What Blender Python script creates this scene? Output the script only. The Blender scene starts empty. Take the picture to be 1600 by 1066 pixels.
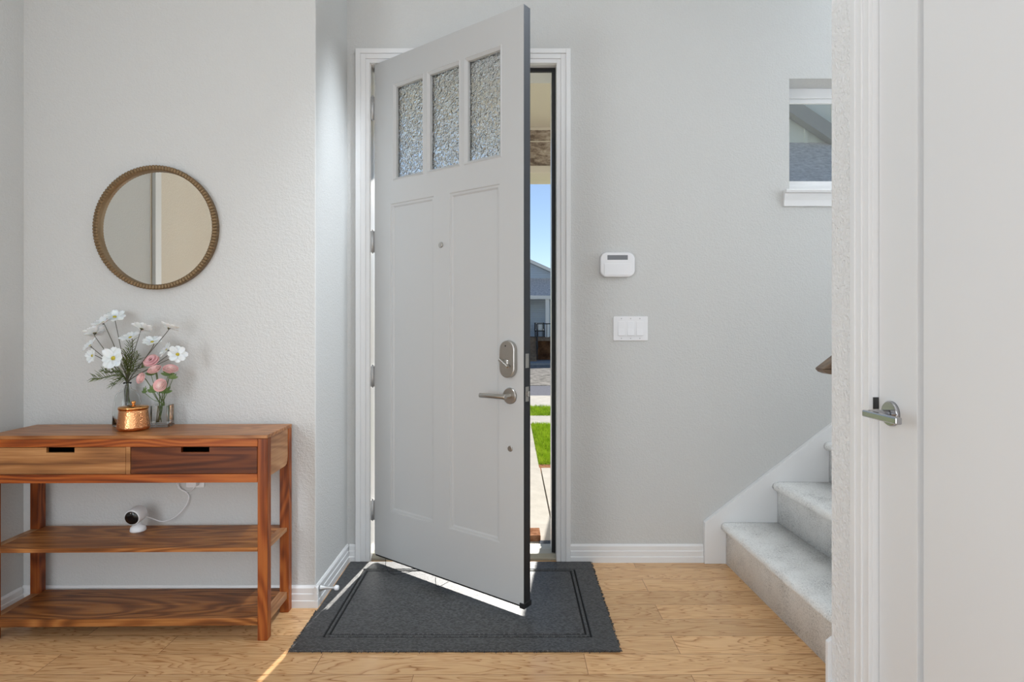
import bpy, bmesh, math, random
from mathutils import Vector, Matrix, Euler
random.seed(7)
PI = math.pi
S = bpy.context.scene
COL = S.collection

# ------------------------------------------------------------------ camera, sky, sun, added fill lights, exposure
F = 917.0            # focal length in pixels of the 1600 wide frame
H = 1.168            # eye height
HY = 510.0           # horizon row
cam = bpy.data.cameras.new('camera'); camo = bpy.data.objects.new('camera', cam); COL.objects.link(camo)
cam.sensor_width = 36; cam.lens = F / 1600 * 36
cam.shift_y = -(533 - HY) / 1600
camo.location = (0, 0, H); camo.rotation_euler = (PI/2, 0, 0)
cam.clip_start = .02; cam.clip_end = 500
S.camera = camo
S.view_settings.view_transform = 'Standard'; S.view_settings.look = 'None'
S.view_settings.exposure = 0.0; S.view_settings.gamma = 1.0; S.view_settings.use_curve_mapping = False

W = bpy.data.worlds.new('world'); S.world = W; W.use_nodes = True
wn = W.node_tree; wn.nodes.clear()
wo = wn.nodes.new('ShaderNodeOutputWorld'); wb = wn.nodes.new('ShaderNodeBackground'); sk = wn.nodes.new('ShaderNodeTexSky')
sk.sky_type = 'NISHITA'; sk.sun_disc = False; sk.sun_elevation = math.radians(40); sk.sun_rotation = math.radians(8)
sk.air_density = 1.0; sk.dust_density = .3; sk.ozone_density = 1.6; sk.altitude = 1500
wb.inputs[1].default_value = .115
wn.links.new(sk.outputs[0], wb.inputs[0]); wn.links.new(wb.outputs[0], wo.inputs[0])

sl = bpy.data.lights.new('sun', 'SUN'); so = bpy.data.objects.new('sun', sl); COL.objects.link(so)
sl.energy = 10.5; sl.angle = math.radians(.55); sl.color = (1, .965, .9)
sun_dir = Vector((-.1436, -1, -.385 * math.hypot(.1436, 1)))
so.rotation_euler = sun_dir.to_track_quat('-Z', 'Y').to_euler(); so.location = (3, 12, 9)

def area(name, loc, aim, sx, sy, watts, col=(1, 1, 1)):
    l = bpy.data.lights.new(name, 'AREA'); l.shape = 'RECTANGLE'; l.size = sx; l.size_y = sy; l.energy = watts; l.color = col
    o = bpy.data.objects.new(name, l); COL.objects.link(o); o.location = loc
    o.rotation_euler = (Vector(aim) - Vector(loc)).to_track_quat('-Z', 'Y').to_euler()
    return o
NEU = (.82, .912, 1)
area('rear_fill_light', (-.3, -3.85, 1.2), (-.3, 3, .6), 3.6, 2.2, 52, NEU)  # added fill from behind the camera; the rear wall has no window
area('overhead_fill_light', (-.4, -.2, 3.15), (-.4, -.2, 0), 2.6, 2.4, 8, NEU)  # added overhead fill, no fixture modelled
area('left_fill_light', (-1.98, .05, 1.1), (1.8, 1.3, .7), 1.35, 1.9, 56, NEU)  # added fill floating before the left wall, no window behind it
area('right_fill_light', (.93, -1.3, 1.1), (-2, -1.0, .9), 2.2, 1.9, 34, NEU)  # added fill for the wall return by the hinges, solid wall behind it
area('stair_fill_light', (2.15, 2.35, 3.1), (2.1, 2.35, 0), 1.4, .8, 9, NEU)  # added fill above the stairs to lift the carpet
area('landing_fill_light', (3.25, 2.1, 1.7), (-.8, 2.0, .6), .5, 1.5, 22, NEU)  # added fill at the stairwell end wall, which has no window
pl_ = bpy.data.lights.new('foyer_fill_point', 'POINT'); pl_.energy = 6; pl_.shadow_soft_size = .22; pl_.color = NEU  # unseen point fill added above the frame for the foyer walls
po = bpy.data.objects.new('foyer_fill_point', pl_); COL.objects.link(po); po.location = (.42, 1.45, 2.85)
sp_ = bpy.data.lights.new('return_fill_spot', 'SPOT'); sp_.energy = 235; sp_.shadow_soft_size = .06; sp_.color = NEU; sp_.spot_size = math.radians(62); sp_.spot_blend = .8  # unseen spot added to brighten only the wall return beside the hinges
sp = bpy.data.objects.new('return_fill_spot', sp_); COL.objects.link(sp); sp.location = (.62, 2.0, 3.15); sp.scale = (.36, 1, 1)
sp.rotation_euler = (Vector((-.82, 2.72, 1.0)) - sp.location).to_track_quat('-Z', 'Y').to_euler()

# ------------------------------------------------------------------ helpers
def at(x, y, Y):
    """the point at depth Y that the photograph shows at pixel (x, y)"""
    return Vector(((x - 800) * Y / F, Y, H + (HY - y) * Y / F))

class MB:
    def __init__(s): s.v = []; s.f = []; s.m = []; s.sm = []; s.T = None
    def vert(s, p):
        p = Vector(p)
        if s.T: p = s.T @ p
        s.v.append(tuple(p)); return len(s.v) - 1
    def face(s, idx, mi=0, smooth=False): s.f.append(tuple(idx)); s.m.append(mi); s.sm.append(smooth)
    def quad(s, *pts, mi=0, smooth=False): s.face([s.vert(p) for p in pts], mi, smooth)
    def box(s, x0, x1, y0, y1, z0, z1, mi=0):
        i = [s.vert((x, y, z)) for z in (z0, z1) for y in (y0, y1) for x in (x0, x1)]
        for q in ((0, 2, 3, 1), (4, 5, 7, 6), (0, 1, 5, 4), (2, 6, 7, 3), (0, 4, 6, 2), (1, 3, 7, 5)): s.face([i[k] for k in q], mi)
        return s
    def prism(s, prof, mapf, t0, t1, mi=0, smooth=False):
        n = len(prof)
        a = [s.vert(mapf(p, t0)) for p in prof]; b = [s.vert(mapf(p, t1)) for p in prof]
        for k in range(n): s.face((a[k], a[(k+1) % n], b[(k+1) % n], b[k]), mi, smooth)
        s.face(a[::-1], mi); s.face(b, mi); return s
    def lathe(s, prof, o=(0, 0, 0), seg=32, mi=0, axis='z', smooth=True, wob=None):
        o = Vector(o); rings = []
        for r, h in prof:
            ring = []
            for k in range(seg):
                a = 2 * PI * k / seg
                rr = r * (wob(k) if wob else 1)
                if axis == 'z': p = Vector((rr * math.cos(a), rr * math.sin(a), h))
                elif axis == 'y': p = Vector((rr * math.cos(a), h, rr * math.sin(a)))
                else: p = Vector((h, rr * math.cos(a), rr * math.sin(a)))
                ring.append(s.vert(o + p))
            rings.append(ring)
        for i in range(len(rings) - 1):
            for k in range(seg):
                s.face((rings[i][k], rings[i][(k+1) % seg], rings[i+1][(k+1) % seg], rings[i+1][k]), mi, smooth)
        s.face(rings[0][::-1], mi, False); s.face(rings[-1], mi, False); return s
    def tube(s, pts, r, seg=8, mi=0, closed=False):
        pts = [Vector(p) for p in pts]; rings = []; n = len(pts); up = Vector((0, 0, 1))
        prev = None
        for i, p in enumerate(pts):
            t = (pts[(i+1) % n if closed else min(i+1, n-1)] - pts[(i-1) % n if closed else max(i-1, 0)]).normalized()
            if prev is None:
                a = t.cross(up)
                if a.length < .1: a = t.cross(Vector((1, 0, 0)))
            else: a = prev - t * prev.dot(t)
            a.normalize(); prev = a; b = t.cross(a)
            rr = r[i] if isinstance(r, (list, tuple)) else r
            rings.append([s.vert(p + (a * math.cos(2*PI*k/seg) + b * math.sin(2*PI*k/seg)) * rr) for k in range(seg)])
        m = n if closed else n - 1
        for i in range(m):
            A = rings[i]; B = rings[(i+1) % n]
            for k in range(seg): s.face((A[k], A[(k+1) % seg], B[(k+1) % seg], B[k]), mi, True)
        if not closed: s.face(rings[0][::-1], mi); s.face(rings[-1], mi)
        return s
    def build(s, name, mats, parent=None, loc=None, bevel=0, seg=2, recalc=True):
        me = bpy.data.meshes.new(name); me.from_pydata(s.v, [], s.f)
        if not isinstance(mats, (list, tuple)): mats = [mats]
        for m in mats: me.materials.append(m)
        for p, mi, sm in zip(me.polygons, s.m, s.sm): p.material_index = mi; p.use_smooth = sm
        if recalc:
            b = bmesh.new(); b.from_mesh(me); bmesh.ops.recalc_face_normals(b, faces=b.faces); b.to_mesh(me); b.free()
        o = bpy.data.objects.new(name, me); COL.objects.link(o)
        if loc is not None: o.location = loc
        if parent: o.parent = parent
        if bevel:
            md = o.modifiers.new('bevel', 'BEVEL'); md.width = bevel; md.segments = seg; md.limit_method = 'ANGLE'; md.angle_limit = math.radians(40)
            md.harden_normals = False
        return o

def empty(name, loc, rz=0):
    o = bpy.data.objects.new(name, None); COL.objects.link(o); o.location = loc; o.rotation_euler = (0, 0, rz); o.empty_display_size = .05; return o
def tag(o, label=None, cat=None, group=None, kind=None):
    if label: o['label'] = label
    if cat: o['category'] = cat
    if group: o['group'] = group
    if kind: o['kind'] = kind
    return o
def smooth_curve(pts, n=8):
    pts = [Vector(p) for p in pts]; out = []
    P = [pts[0]*2 - pts[1]] + pts + [pts[-1]*2 - pts[-2]]
    for i in range(1, len(P) - 2):
        for k in range(n):
            t = k / n; a, b, c, d = P[i-1], P[i], P[i+1], P[i+2]
            out.append(.5 * ((2*b) + (c - a)*t + (2*a - 5*b + 4*c - d)*t*t + (-a + 3*b - 3*c + d)*t*t*t))
    out.append(pts[-1]); return out

# ------------------------------------------------------------------ materials
def lin(c): return tuple(((v/255)/12.92 if v/255 <= .04045 else ((v/255+.055)/1.055)**2.4) for v in c) + (1,)
class NT:
    def __init__(s, name):
        s.m = bpy.data.materials.new(name); s.m.use_nodes = True; s.t = s.m.node_tree; s.b = s.t.nodes['Principled BSDF']
    def n(s, t, **k):
        x = s.t.nodes.new(t)
        for a, v in k.items(): setattr(x, a, v)
        return x
    def l(s, a, b): s.t.links.new(a, b)
    def set(s, **k):
        for a, v in k.items(): s.b.inputs[a.replace('_', ' ')].default_value = v
        return s
    def coords(s, scale=(1, 1, 1), rot=(0, 0, 0)):
        tc = s.n('ShaderNodeTexCoord'); mp = s.n('ShaderNodeMapping'); mp.inputs['Scale'].default_value = scale; mp.inputs['Rotation'].default_value = rot
        s.l(tc.outputs['Object'], mp.inputs[0]); return mp.outputs[0]
    def noise(s, vec, scale, detail=2, rough=.5, dist=0):
        x = s.n('ShaderNodeTexNoise'); x.inputs['Scale'].default_value = scale; x.inputs['Detail'].default_value = detail
        x.inputs['Roughness'].default_value = rough; x.inputs['Distortion'].default_value = dist
        if vec is not None: s.l(vec, x.inputs['Vector'])
        return x
    def math(s, op, a, b=None, c=None):
        x = s.n('ShaderNodeMath', operation=op)
        for i, v in enumerate((a, b, c)):
            if v is None: continue
            if isinstance(v, (int, float)): x.inputs[i].default_value = v
            else: s.l(v, x.inputs[i])
        return x.outputs[0]
    def ramp(s, fac, stops):
        x = s.n('ShaderNodeValToRGB'); e = x.color_ramp.elements
        e[0].position = stops[0][0]; e[0].color = stops[0][1]; e[1].position = stops[-1][0]; e[1].color = stops[-1][1]
        for p, c in stops[1:-1]: q = e.new(p); q.color = c
        s.l(fac, x.inputs[0]); return x.outputs[0]
    def mix(s, fac, a, b, mode='MIX'):
        x = s.n('ShaderNodeMix', data_type='RGBA', blend_type=mode)
        for i, v in ((0, fac), (6, a), (7, b)):
            if isinstance(v, (int, float)): x.inputs[i].default_value = v
            elif isinstance(v, tuple): x.inputs[i].default_value = v
            else: s.l(v, x.inputs[i])
        return x.outputs[2]
    def bump(s, h, strength=.3, dist=.001):
        x = s.n('ShaderNodeBump'); x.inputs['Strength'].default_value = strength; x.inputs['Distance'].default_value = dist
        s.l(h, x.inputs['Height']); s.l(x.outputs[0], s.b.inputs['Normal']); return s
    def base(s, c): s.l(c, s.b.inputs['Base Color']); return s

def plain(name, rgb, rough=.5, metal=0, spec=.5, **k):
    m = NT(name); m.set(Base_Color=lin(rgb), Roughness=rough, Metallic=metal); m.b.inputs['Specular IOR Level'].default_value = spec
    for a, v in k.items(): m.b.inputs[a.replace('_', ' ')].default_value = v
    return m.m
def wall_paint(name, rgb, scale=120, st=.5, dist=.0017, rough=.75):
    m = NT(name); m.set(Base_Color=lin(rgb), Roughness=rough)
    v = m.coords(); a = m.noise(v, scale, 3, .55, .6); b = m.noise(v, scale*.45, 2, .5)
    r = m.ramp(m.math('ADD', m.math('MULTIPLY', a.outputs[0], .7), m.math('MULTIPLY', b.outputs[0], .3)), [(.42, (0, 0, 0, 1)), (.62, (1, 1, 1, 1))])
    m.bump(r, st, dist); return m.m
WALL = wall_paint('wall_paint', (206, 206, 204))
WALLN = wall_paint('wall_paint_lit', (242, 242, 242), 95, .9, .003, .55)  # lighter copy of the wall paint; stronger light put into its colour
CEIL = plain('ceiling_paint', (235, 235, 233), .9)
WARMLIT = wall_paint('warm_lit_paint', (226, 216, 200))  # warm light of the next room put into the door colour
TRIM = plain('white_trim_paint', (232, 232, 232), .32)
def door_paint(name, rgb):
    m = NT(name); m.set(Base_Color=lin(rgb), Roughness=.42)
    v = m.coords((1, 1, .04)); a = m.noise(v, 260, 3, .6); m.bump(a.outputs[0], .12, .0006); return m.m
DOOR = door_paint('door_paint', (189, 189, 188)); CLOSET = door_paint('closet_door_paint', (226, 226, 226))
BLACK = plain('black_door_paint', (20, 21, 25), .6)
RUBBER = plain('black_rubber', (22, 22, 24), .55)
NICKEL = plain('satin_nickel', (176, 172, 166), .28, 1)
STEEL = plain('hinge_steel', (196, 196, 196), .5, .8)
CHROME = plain('polished_chrome', (176, 176, 178), .2, 1)
SILL = plain('tan_metal_sill', (176, 172, 158), .45, .3)
WHITEP = plain('white_plastic', (236, 236, 238), .35)
LCD = plain('grey_lcd', (120, 122, 126), .25)
BLK = plain('black_glass', (18, 18, 20), .15)
MIRROR = plain('mirror_silver', (238, 238, 232), .01, 1)
BRASS = plain('antique_brass', (128, 106, 78), .5, .7)
DARK = plain('dark_gap', (26, 18, 12), .8)

def obscure_glass():
    m = NT('textured_glass'); m.set(Base_Color=(.99, .99, .985, 1), Roughness=.14, IOR=1.45); m.b.inputs['Transmission Weight'].default_value = 1
    v = m.coords((1, 1, 1)); a = m.noise(v, 46, 2, .5, 1.6); m.bump(a.outputs[0], 1.0, .010); return m.m
GLASSTEX = obscure_glass()
def clear_glass(name='clear_glass', tint=(.97, .985, .98, 1), rough=0.0):
    m = NT(name); m.set(Base_Color=tint, Roughness=rough, IOR=1.3); m.b.inputs['Transmission Weight'].default_value = 1; return m.m
GLASS = clear_glass()
def pane_glass():
    m = NT('window_pane_glass'); t = m.t; tr = m.n('ShaderNodeBsdfTransparent'); gl = m.n('ShaderNodeBsdfGlossy'); gl.inputs['Roughness'].default_value = .02
    fr = m.n('ShaderNodeFresnel'); mx = m.n('ShaderNodeMixShader'); m.l(fr.outputs[0], mx.inputs[0]); m.l(tr.outputs[0], mx.inputs[1]); m.l(gl.outputs[0], mx.inputs[2])
    m.l(mx.outputs[0], t.nodes['Material Output'].inputs[0]); return m.m
PANE = pane_glass()

def table_wood(name, dark, mid, light, along='x', seed=0., ring=16, rough=.42):
    m = NT(name); m.set(Roughness=rough); m.b.inputs['Specular IOR Level'].default_value = .32
    tc = m.n('ShaderNodeTexCoord'); mp = m.n('ShaderNodeMapping'); mp.inputs['Location'].default_value = (seed, seed*.7, seed*1.3)
    mp.inputs['Scale'].default_value = {'x': (.55, 3.2, 3.2), 'z': (3.2, 3.2, .55), 'y': (3.2, .55, 3.2)}[along]
    m.l(tc.outputs['Object'], mp.inputs[0]); v = mp.outputs[0]
    big = m.noise(v, 1.7, 2, .5, .5)
    rings = m.math('SINE', m.math('MULTIPLY', big.outputs[0], ring * 6.0))
    mp2 = m.n('ShaderNodeMapping'); mp2.inputs['Scale'].default_value = {'x': (5, 150, 150), 'z': (150, 150, 5), 'y': (150, 5, 150)}[along]
    m.l(tc.outputs['Object'], mp2.inputs[0]); fib = m.noise(mp2.outputs[0], 1, 3, .6)
    f = m.math('ADD', m.math('MULTIPLY_ADD', rings, .16, .2), m.math('MULTIPLY', fib.outputs[0], .6))
    blot = m.noise(v, 1.0, 3, .6); f2 = m.math('ADD', f, m.math('MULTIPLY_ADD', blot.outputs[0], .9, -.45))
    m.base(m.ramp(f2, [(.2, lin(dark)), (.5, lin(mid)), (.78, lin(light))]))
    m.bump(fib.outputs[0], .15, .0005); return m.m
W_TOP = table_wood('top_wood', (128, 76, 38), (162, 106, 60), (188, 130, 80), seed=1.1, rough=.34)
W_RAIL = table_wood('rail_wood', (100, 42, 10), (152, 74, 24), (182, 102, 42), seed=3.7)
W_LEG = table_wood('leg_wood', (90, 38, 10), (142, 70, 26), (170, 96, 42), along='z', seed=5.2)
W_SHELF = table_wood('shelf_wood', (88, 48, 18), (140, 84, 40), (182, 122, 66), seed=8.3)
W_DR1 = table_wood('light_drawer_wood', (116, 74, 42), (164, 112, 66), (196, 146, 96), seed=12.4, ring=5)
W_DR2 = table_wood('dark_drawer_wood', (46, 18, 4), (84, 38, 12), (116, 60, 24), seed=17.9, ring=22)
W_SIDE = table_wood('side_wood', (136, 92, 60), (168, 120, 82), (190, 146, 104), along='y', seed=21.0)
W_HAND = table_wood('handrail_wood', (92, 76, 62), (118, 100, 84), (134, 116, 98), seed=2.0)

def floor_mat():
    m = NT('oak_planks'); tc = m.n('ShaderNodeTexCoord'); br = m.n('ShaderNodeTexBrick')
    br.offset = .37; br.offset_frequency = 2; br.squash = 1
    for i, v in (('Color1', (0, 0, 0, 1)), ('Color2', (1, 1, 1, 1)), ('Mortar', (.5, .5, .5, 1)), ('Scale', 1.0), ('Mortar Size', .0011), ('Mortar Smooth', .1), ('Bias', 0.0), ('Brick Width', .93), ('Row Height', .124)):
        br.inputs[i].default_value = v
    mp0 = m.n('ShaderNodeMapping'); mp0.inputs['Location'].default_value = (.33, .017, 0); m.l(tc.outputs['Object'], mp0.inputs[0]); m.l(mp0.outputs[0], br.inputs['Vector'])
    rnd = m.n('ShaderNodeSeparateColor'); m.l(br.outputs['Color'], rnd.inputs[0]); r = rnd.outputs[0]
    off = m.n('ShaderNodeCombineXYZ'); m.l(m.math('MULTIPLY', r, 37.0), off.inputs[0]); m.l(m.math('MULTIPLY', r, 11.0), off.inputs[1]); m.l(m.math('MULTIPLY', r, 23.0), off.inputs[2])
    def vec(scale):
        mp = m.n('ShaderNodeMapping'); mp.inputs['Scale'].default_value = scale; m.l(tc.outputs['Object'], mp.inputs[0])
        ad = m.n('ShaderNodeVectorMath', operation='ADD'); m.l(mp.outputs[0], ad.inputs[0]); m.l(off.outputs[0], ad.inputs[1]); return ad.outputs[0]
    big = m.noise(vec((1.2, 8.5, 1)), 1.25, 3, .5, .5)
    saw = m.math('FRACT', m.math('MULTIPLY', big.outputs[0], 19.0))
    band = m.ramp(saw, [(0, (0, 0, 0, 1)), (.16, (.55, .55, .55, 1)), (.6, (1, 1, 1, 1)), (.93, (.85, .85, .85, 1)), (1, (0, 0, 0, 1))])
    fib = m.noise(vec((9, 240, 1)), 1, 3, .65)
    por = m.noise(vec((14, 420, 1)), 1, 1, .5)
    f = m.math('ADD', m.math('MULTIPLY', band, .44), m.math('MULTIPLY', fib.outputs[0], .62))
    c = m.ramp(f, [(.2, lin((144, 94, 52))), (.42, lin((202, 152, 102))), (.72, lin((226, 182, 132)))])
    tone = m.math('MULTIPLY_ADD', r, .24, .87)
    tv = m.n('ShaderNodeCombineColor'); m.l(tone, tv.inputs[0]); m.l(tone, tv.inputs[1]); m.l(tone, tv.inputs[2])
    c = m.mix(1.0, c, tv.outputs[0], 'MULTIPLY')
    c = m.mix(m.math('MULTIPLY', br.outputs['Fac'], .75), c, lin((110, 72, 44)))
    m.base(c); m.set(Roughness=.24); m.b.inputs['Specular IOR Level'].default_value = .45
    m.bump(m.math('ADD', m.math('MULTIPLY', br.outputs['Fac'], -1.0), m.math('MULTIPLY', por.outputs[0], .25)), .25, .0008)
    return m.m
FLOOR = floor_mat()

def rug_mat(name, a, b):
    m = NT(name); v = m.coords((1, 1, 1)); w = m.n('ShaderNodeTexBrick')
    w.offset = .5
    for i, q in (('Color1', (.25, .25, .25, 1)), ('Color2', (1, 1, 1, 1)), ('Mortar', (0, 0, 0, 1)), ('Scale', 1.0), ('Mortar Size', .001), ('Mortar Smooth', 1.0), ('Brick Width', .0085), ('Row Height', .0046)): w.inputs[i].default_value = q
    m.l(v, w.inputs['Vector']); n = m.noise(v, 500, 2, .6)
    s = m.n('ShaderNodeSeparateColor'); m.l(w.outputs['Color'], s.inputs[0])
    f = m.math('MULTIPLY', s.outputs[0], n.outputs[0])
    m.base(m.ramp(f, [(.05, lin(a)), (.6, lin(b))])); m.set(Roughness=.5); m.b.inputs['Specular IOR Level'].default_value = .7; m.bump(f, .8, .002); return m.m
RUG = rug_mat('charcoal_weave', (20, 21, 21), (100, 100, 101))
RUGG = plain('rug_groove', (22, 22, 23), .9)

def carpet_mat():
    m = NT('pale_grey_carpet'); v = m.coords(); a = m.noise(v, 190, 4, .75, .6); b = m.noise(v, 9, 2, .5)
    f = m.math('ADD', m.math('MULTIPLY', a.outputs[0], .8), m.math('MULTIPLY', b.outputs[0], .25))
    m.base(m.ramp(f, [(.36, lin((176, 176, 175))), (.46, lin((232, 232, 230))), (.58, lin((252, 252, 250)))])); m.set(Roughness=1.0); m.b.inputs['Specular IOR Level'].default_value = .1
    m.bump(a.outputs[0], .8, .0035); return m.m
CARPET = carpet_mat()

def copper_mat():
    m = NT('hammered_copper'); m.set(Base_Color=lin((222, 158, 110)), Metallic=1, Roughness=.24)
    v = m.coords(); w = m.n('ShaderNodeTexVoronoi'); w.inputs['Scale'].default_value = 190; m.l(v, w.inputs['Vector']); m.bump(w.outputs['Distance'], .5, .0012); return m.m
COPPER = copper_mat()
COPPERS = plain('smooth_copper', (220, 160, 100), .16, 1)
def speck(name, stops, scale, rough=.9, detail=4, st=.4, dist=.01, stretch=(1, 1, 1)):
    m = NT(name); a = m.noise(m.coords(stretch), scale, detail, .65); m.base(m.ramp(a.outputs[0], [(p, lin(c)) for p, c in stops])); m.set(Roughness=rough); m.b.inputs['Specular IOR Level'].default_value = .5 if rough < .8 else 0.0; m.bump(a.outputs[0], st, dist); return m.m
CONC = speck('pale_concrete', [(.3, (190, 184, 174)), (.7, (208, 202, 192))], 6)
CONC2 = speck('grey_concrete', [(.3, (160, 160, 158)), (.7, (182, 180, 178))], 8)
ASPH = speck('asphalt', [(.3, (112, 112, 118)), (.7, (128, 128, 134))], 20)
GRAV = speck('gravel', [(.32, (92, 89, 84)), (.5, (138, 134, 128)), (.68, (182, 176, 168))], 5, st=1)
LAWN = speck('lawn', [(.35, (104, 128, 40)), (.6, (140, 160, 60))], 30)
GRASS = speck('grass_blade', [(.35, (150, 182, 52)), (.6, (196, 216, 84))], 6)
STONE = speck('stone_veneer', [(.36, (112, 98, 88)), (.5, (156, 142, 128)), (.66, (190, 178, 164))], 14, stretch=(1, 1, 2.2), st=.8)
TAN = plain('tan_soffit', (214, 206, 190), .8)
BROWNP = speck('brick_paver', [(.35, (128, 86, 62)), (.65, (176, 130, 100))], 30)
MATG = speck('grey_doormat_fibre', [(.3, (70, 74, 80)), (.7, (110, 114, 122))], 90)
def siding_mat(name, rgb, pitch=.15, axis='z'):
    m = NT(name); v = m.coords(); s = m.n('ShaderNodeSeparateXYZ'); m.l(v, s.inputs[0]); q = s.outputs[{'z': 2, 'x': 0}[axis]]
    f = m.math('FRACT', m.math('DIVIDE', q, pitch)); r = m.ramp(f, [(0, (0, 0, 0, 1)), (.1, (1, 1, 1, 1)), (1, (.6, .6, .6, 1))]); m.bump(r, 1, .02); m.set(Base_Color=lin(rgb), Roughness=.7); return m.m
SIDING = siding_mat('blue_grey_siding', (196, 210, 226))
SHING = speck('grey_shingles', [(.35, (196, 190, 186)), (.65, (248, 240, 234))], 9, stretch=(1, 1, 3))
SHING2 = speck('roof_shingles', [(.35, (214, 204, 190)), (.65, (252, 244, 232))], 16)
BATTEN = plain('sage_board_siding', (238, 240, 226), .8)
HTRIM = plain('house_white_trim', (250, 248, 242), .6)
DECKW = speck('deck_boards', [(.3, (120, 100, 84)), (.7, (160, 140, 120))], 4)
PETALW = plain('white_petal', (246, 246, 244), .6, Subsurface_Weight=.25)
def pink_mat():
    m = NT('pink_petal'); a = m.noise(m.coords(), 45, 2); m.base(m.ramp(a.outputs[0], [(.3, lin((250, 222, 216))), (.7, lin((253, 238, 230)))])); m.set(Roughness=.6); return m.m
PINK = pink_mat()
PINKE = plain('pink_petal_edge', (244, 190, 188), .6)
DEEPPINK = plain('rose_pink_petal', (246, 196, 202), .6)
YEL = speck('yellow_centre', [(.3, (150, 140, 40)), (.7, (226, 206, 90))], 300)
STEM = plain('green_stem', (96, 108, 66), .6)
STEMD = plain('dark_stem', (86, 84, 70), .6)
LEAF = speck('green_leaf', [(.3, (72, 96, 54)), (.7, (128, 148, 98))], 40)
FERN = speck('feathery_leaf', [(.3, (70, 86, 50)), (.7, (128, 140, 88))], 40)

# ------------------------------------------------------------------ room shell
YW = 2.91; YE = 3.08; ZC = 3.2
def structure(o): return tag(o, kind='structure')
m = MB().box(-2.3, 3.4, -4.1, 2.93, -.12, 0); structure(m.build('floor', FLOOR))
m = MB().box(-2.4, 3.4, -4.2, YE, ZC, ZC + .15); structure(m.build('ceiling', CEIL))
m = MB()
m.box(-.818, -.712, YW, YE, -.1, ZC); m.box(-.712, .237, YW, YE, 2.485, ZC); m.box(.237, 1.375, YW, YE, -.1, ZC)
m.box(1.375, 2.0, YW, YE, -.1, 1.835); m.box(1.375, 2.0, YW, YE, 2.397, ZC); m.box(2.0, 3.4, YW, YE, -.1, ZC)
structure(m.build('wall_front', WALL))
m = MB()
pr = [(-2.16, 2.445), (-.818, 2.445), (-.818, YE), (-.96, YE), (-.96, 2.6), (-2.16, 2.6)]
m.prism(pr, lambda p, t: (p[0], p[1], t), -.1, ZC); structure(m.build('wall_back_left', WALL, bevel=.004, seg=3))
m = MB(); m.box(-2.16, -2.035, 1.572, 2.445, -.1, ZC); m.box(-2.16, -2.035, .66, 1.572, 2.47, ZC)
m.box(-2.16, -2.035, -4.1, .66, -.1, ZC)
structure(m.build('wall_left', WALL))
m = MB(); m.box(-2.3, 3.4, -4.2, -4.05, -.1, ZC); structure(m.build('wall_rear', WALL))
XR = .975; YR = 1.79
m = MB(); pr = [(XR, YR), (3.4, YR), (3.4, YR - .115), (XR + .115, YR - .115), (XR + .115, 1.592), (XR, 1.592)]
m.prism(pr, lambda p, t: (p[0], p[1], t), -.1, ZC); m.box(XR, XR + .115, .76, 1.592, 2.06 + .42, ZC); m.box(XR, XR + .115, -4.1, .76, -.1, ZC)
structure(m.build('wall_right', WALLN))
m = MB(); m.box(3.3, 3.42, YR, YW, -.1, ZC); structure(m.build('wall_stairwell', WALL))

# skirting boards
BP = [(0, 0), (.014, 0), (.014, .028), (.0115, .031), (.0115, .056), (.009, .059), (.009, .080), (.004, .089), (0, .089)]
def baseboard(name, a, b, out):
    a = Vector(a); b = Vector(b); out = Vector(out)
    m = MB().prism(BP, lambda p, t: tuple((a + (b - a) * t) + out * p[0] + Vector((0, 0, p[1]))), 0, 1)
    return structure(m.build(name, TRIM))
baseboard('baseboard_front', (.29, YW, 0), (.946, YW, 0), (0, -1, 0))
baseboard('baseboard_front_left', (-.805, YW, 0), (-.765, YW, 0), (0, -1, 0))
baseboard('baseboard_return', (-.818, 2.4315, 0), (-.818, YW, 0), (1, 0, 0))
baseboard('baseboard_back_left', (-2.035, 2.445, 0), (-.8045, 2.445, 0), (0, -1, 0))
baseboard('baseboard_left', (-2.035, 1.64, 0), (-2.035, 2.431, 0), (1, 0, 0))
baseboard('baseboard_right', (XR, 1.66, 0), (XR, YR, 0), (-1, 0, 0))

# stepped casings
def casing_x(m, x0, x1, z0, z1, y, w, bottom=0):
    """casing round an opening x0..x1, z up to z1, on a wall face at y facing -Y"""
    for (i0, i1, d) in ((w * .66, w, .020), (w * .3, w * .66, .0145), (0, w * .3, .010)):
        m.box(x0 - i1, x0 - i0, y - d, y, bottom, z1 + i1); m.box(x1 + i0, x1 + i1, y - d, y, bottom, z1 + i1)
        m.box(x0 - i0, x1 + i0, y - d, y, z1 + i0, z1 + i1)
    return m
JL, JR, JT = -.700, .219, 2.468
structure(casing_x(MB(), JL - .003, JR + .002, 0, JT + .002, YW, .068).build('trim_1', TRIM, bevel=.0012))
# entry door frame (jambs, stops, sill)
m = MB(); m.box(JL - .017, JL, YW, 3.10, 0, JT + .017); m.box(JR, JR + .018, YW, 3.10, 0, JT + .017); m.box(JL, JR, YW, 3.10, JT, JT + .017)
m.box(JR - .016, JR, 2.965, 3.10, 0, JT); m.box(JL, JR - .016, 2.965, 3.10, JT - .016, JT)
structure(m.build('trim_2', TRIM, bevel=.001))
m = MB(); m.box(JR - .019, JR - .0005, 2.953, 2.965, .03, JT); m.box(JL + .008, JR - .018, 2.953, 2.965, JT - .019, JT)
structure(m.build('weatherstrip_trim', RUBBER))
m = MB().prism([(2.925, 0), (2.925, .012), (2.95, .026), (3.0, .03), (3.03, .022), (3.14, .004), (3.14, -.12), (2.93, -.12)], lambda p, t: (t, p[0], p[1]), JL, JR)
structure(m.build('door_sill_trim', SILL, bevel=.001))

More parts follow.
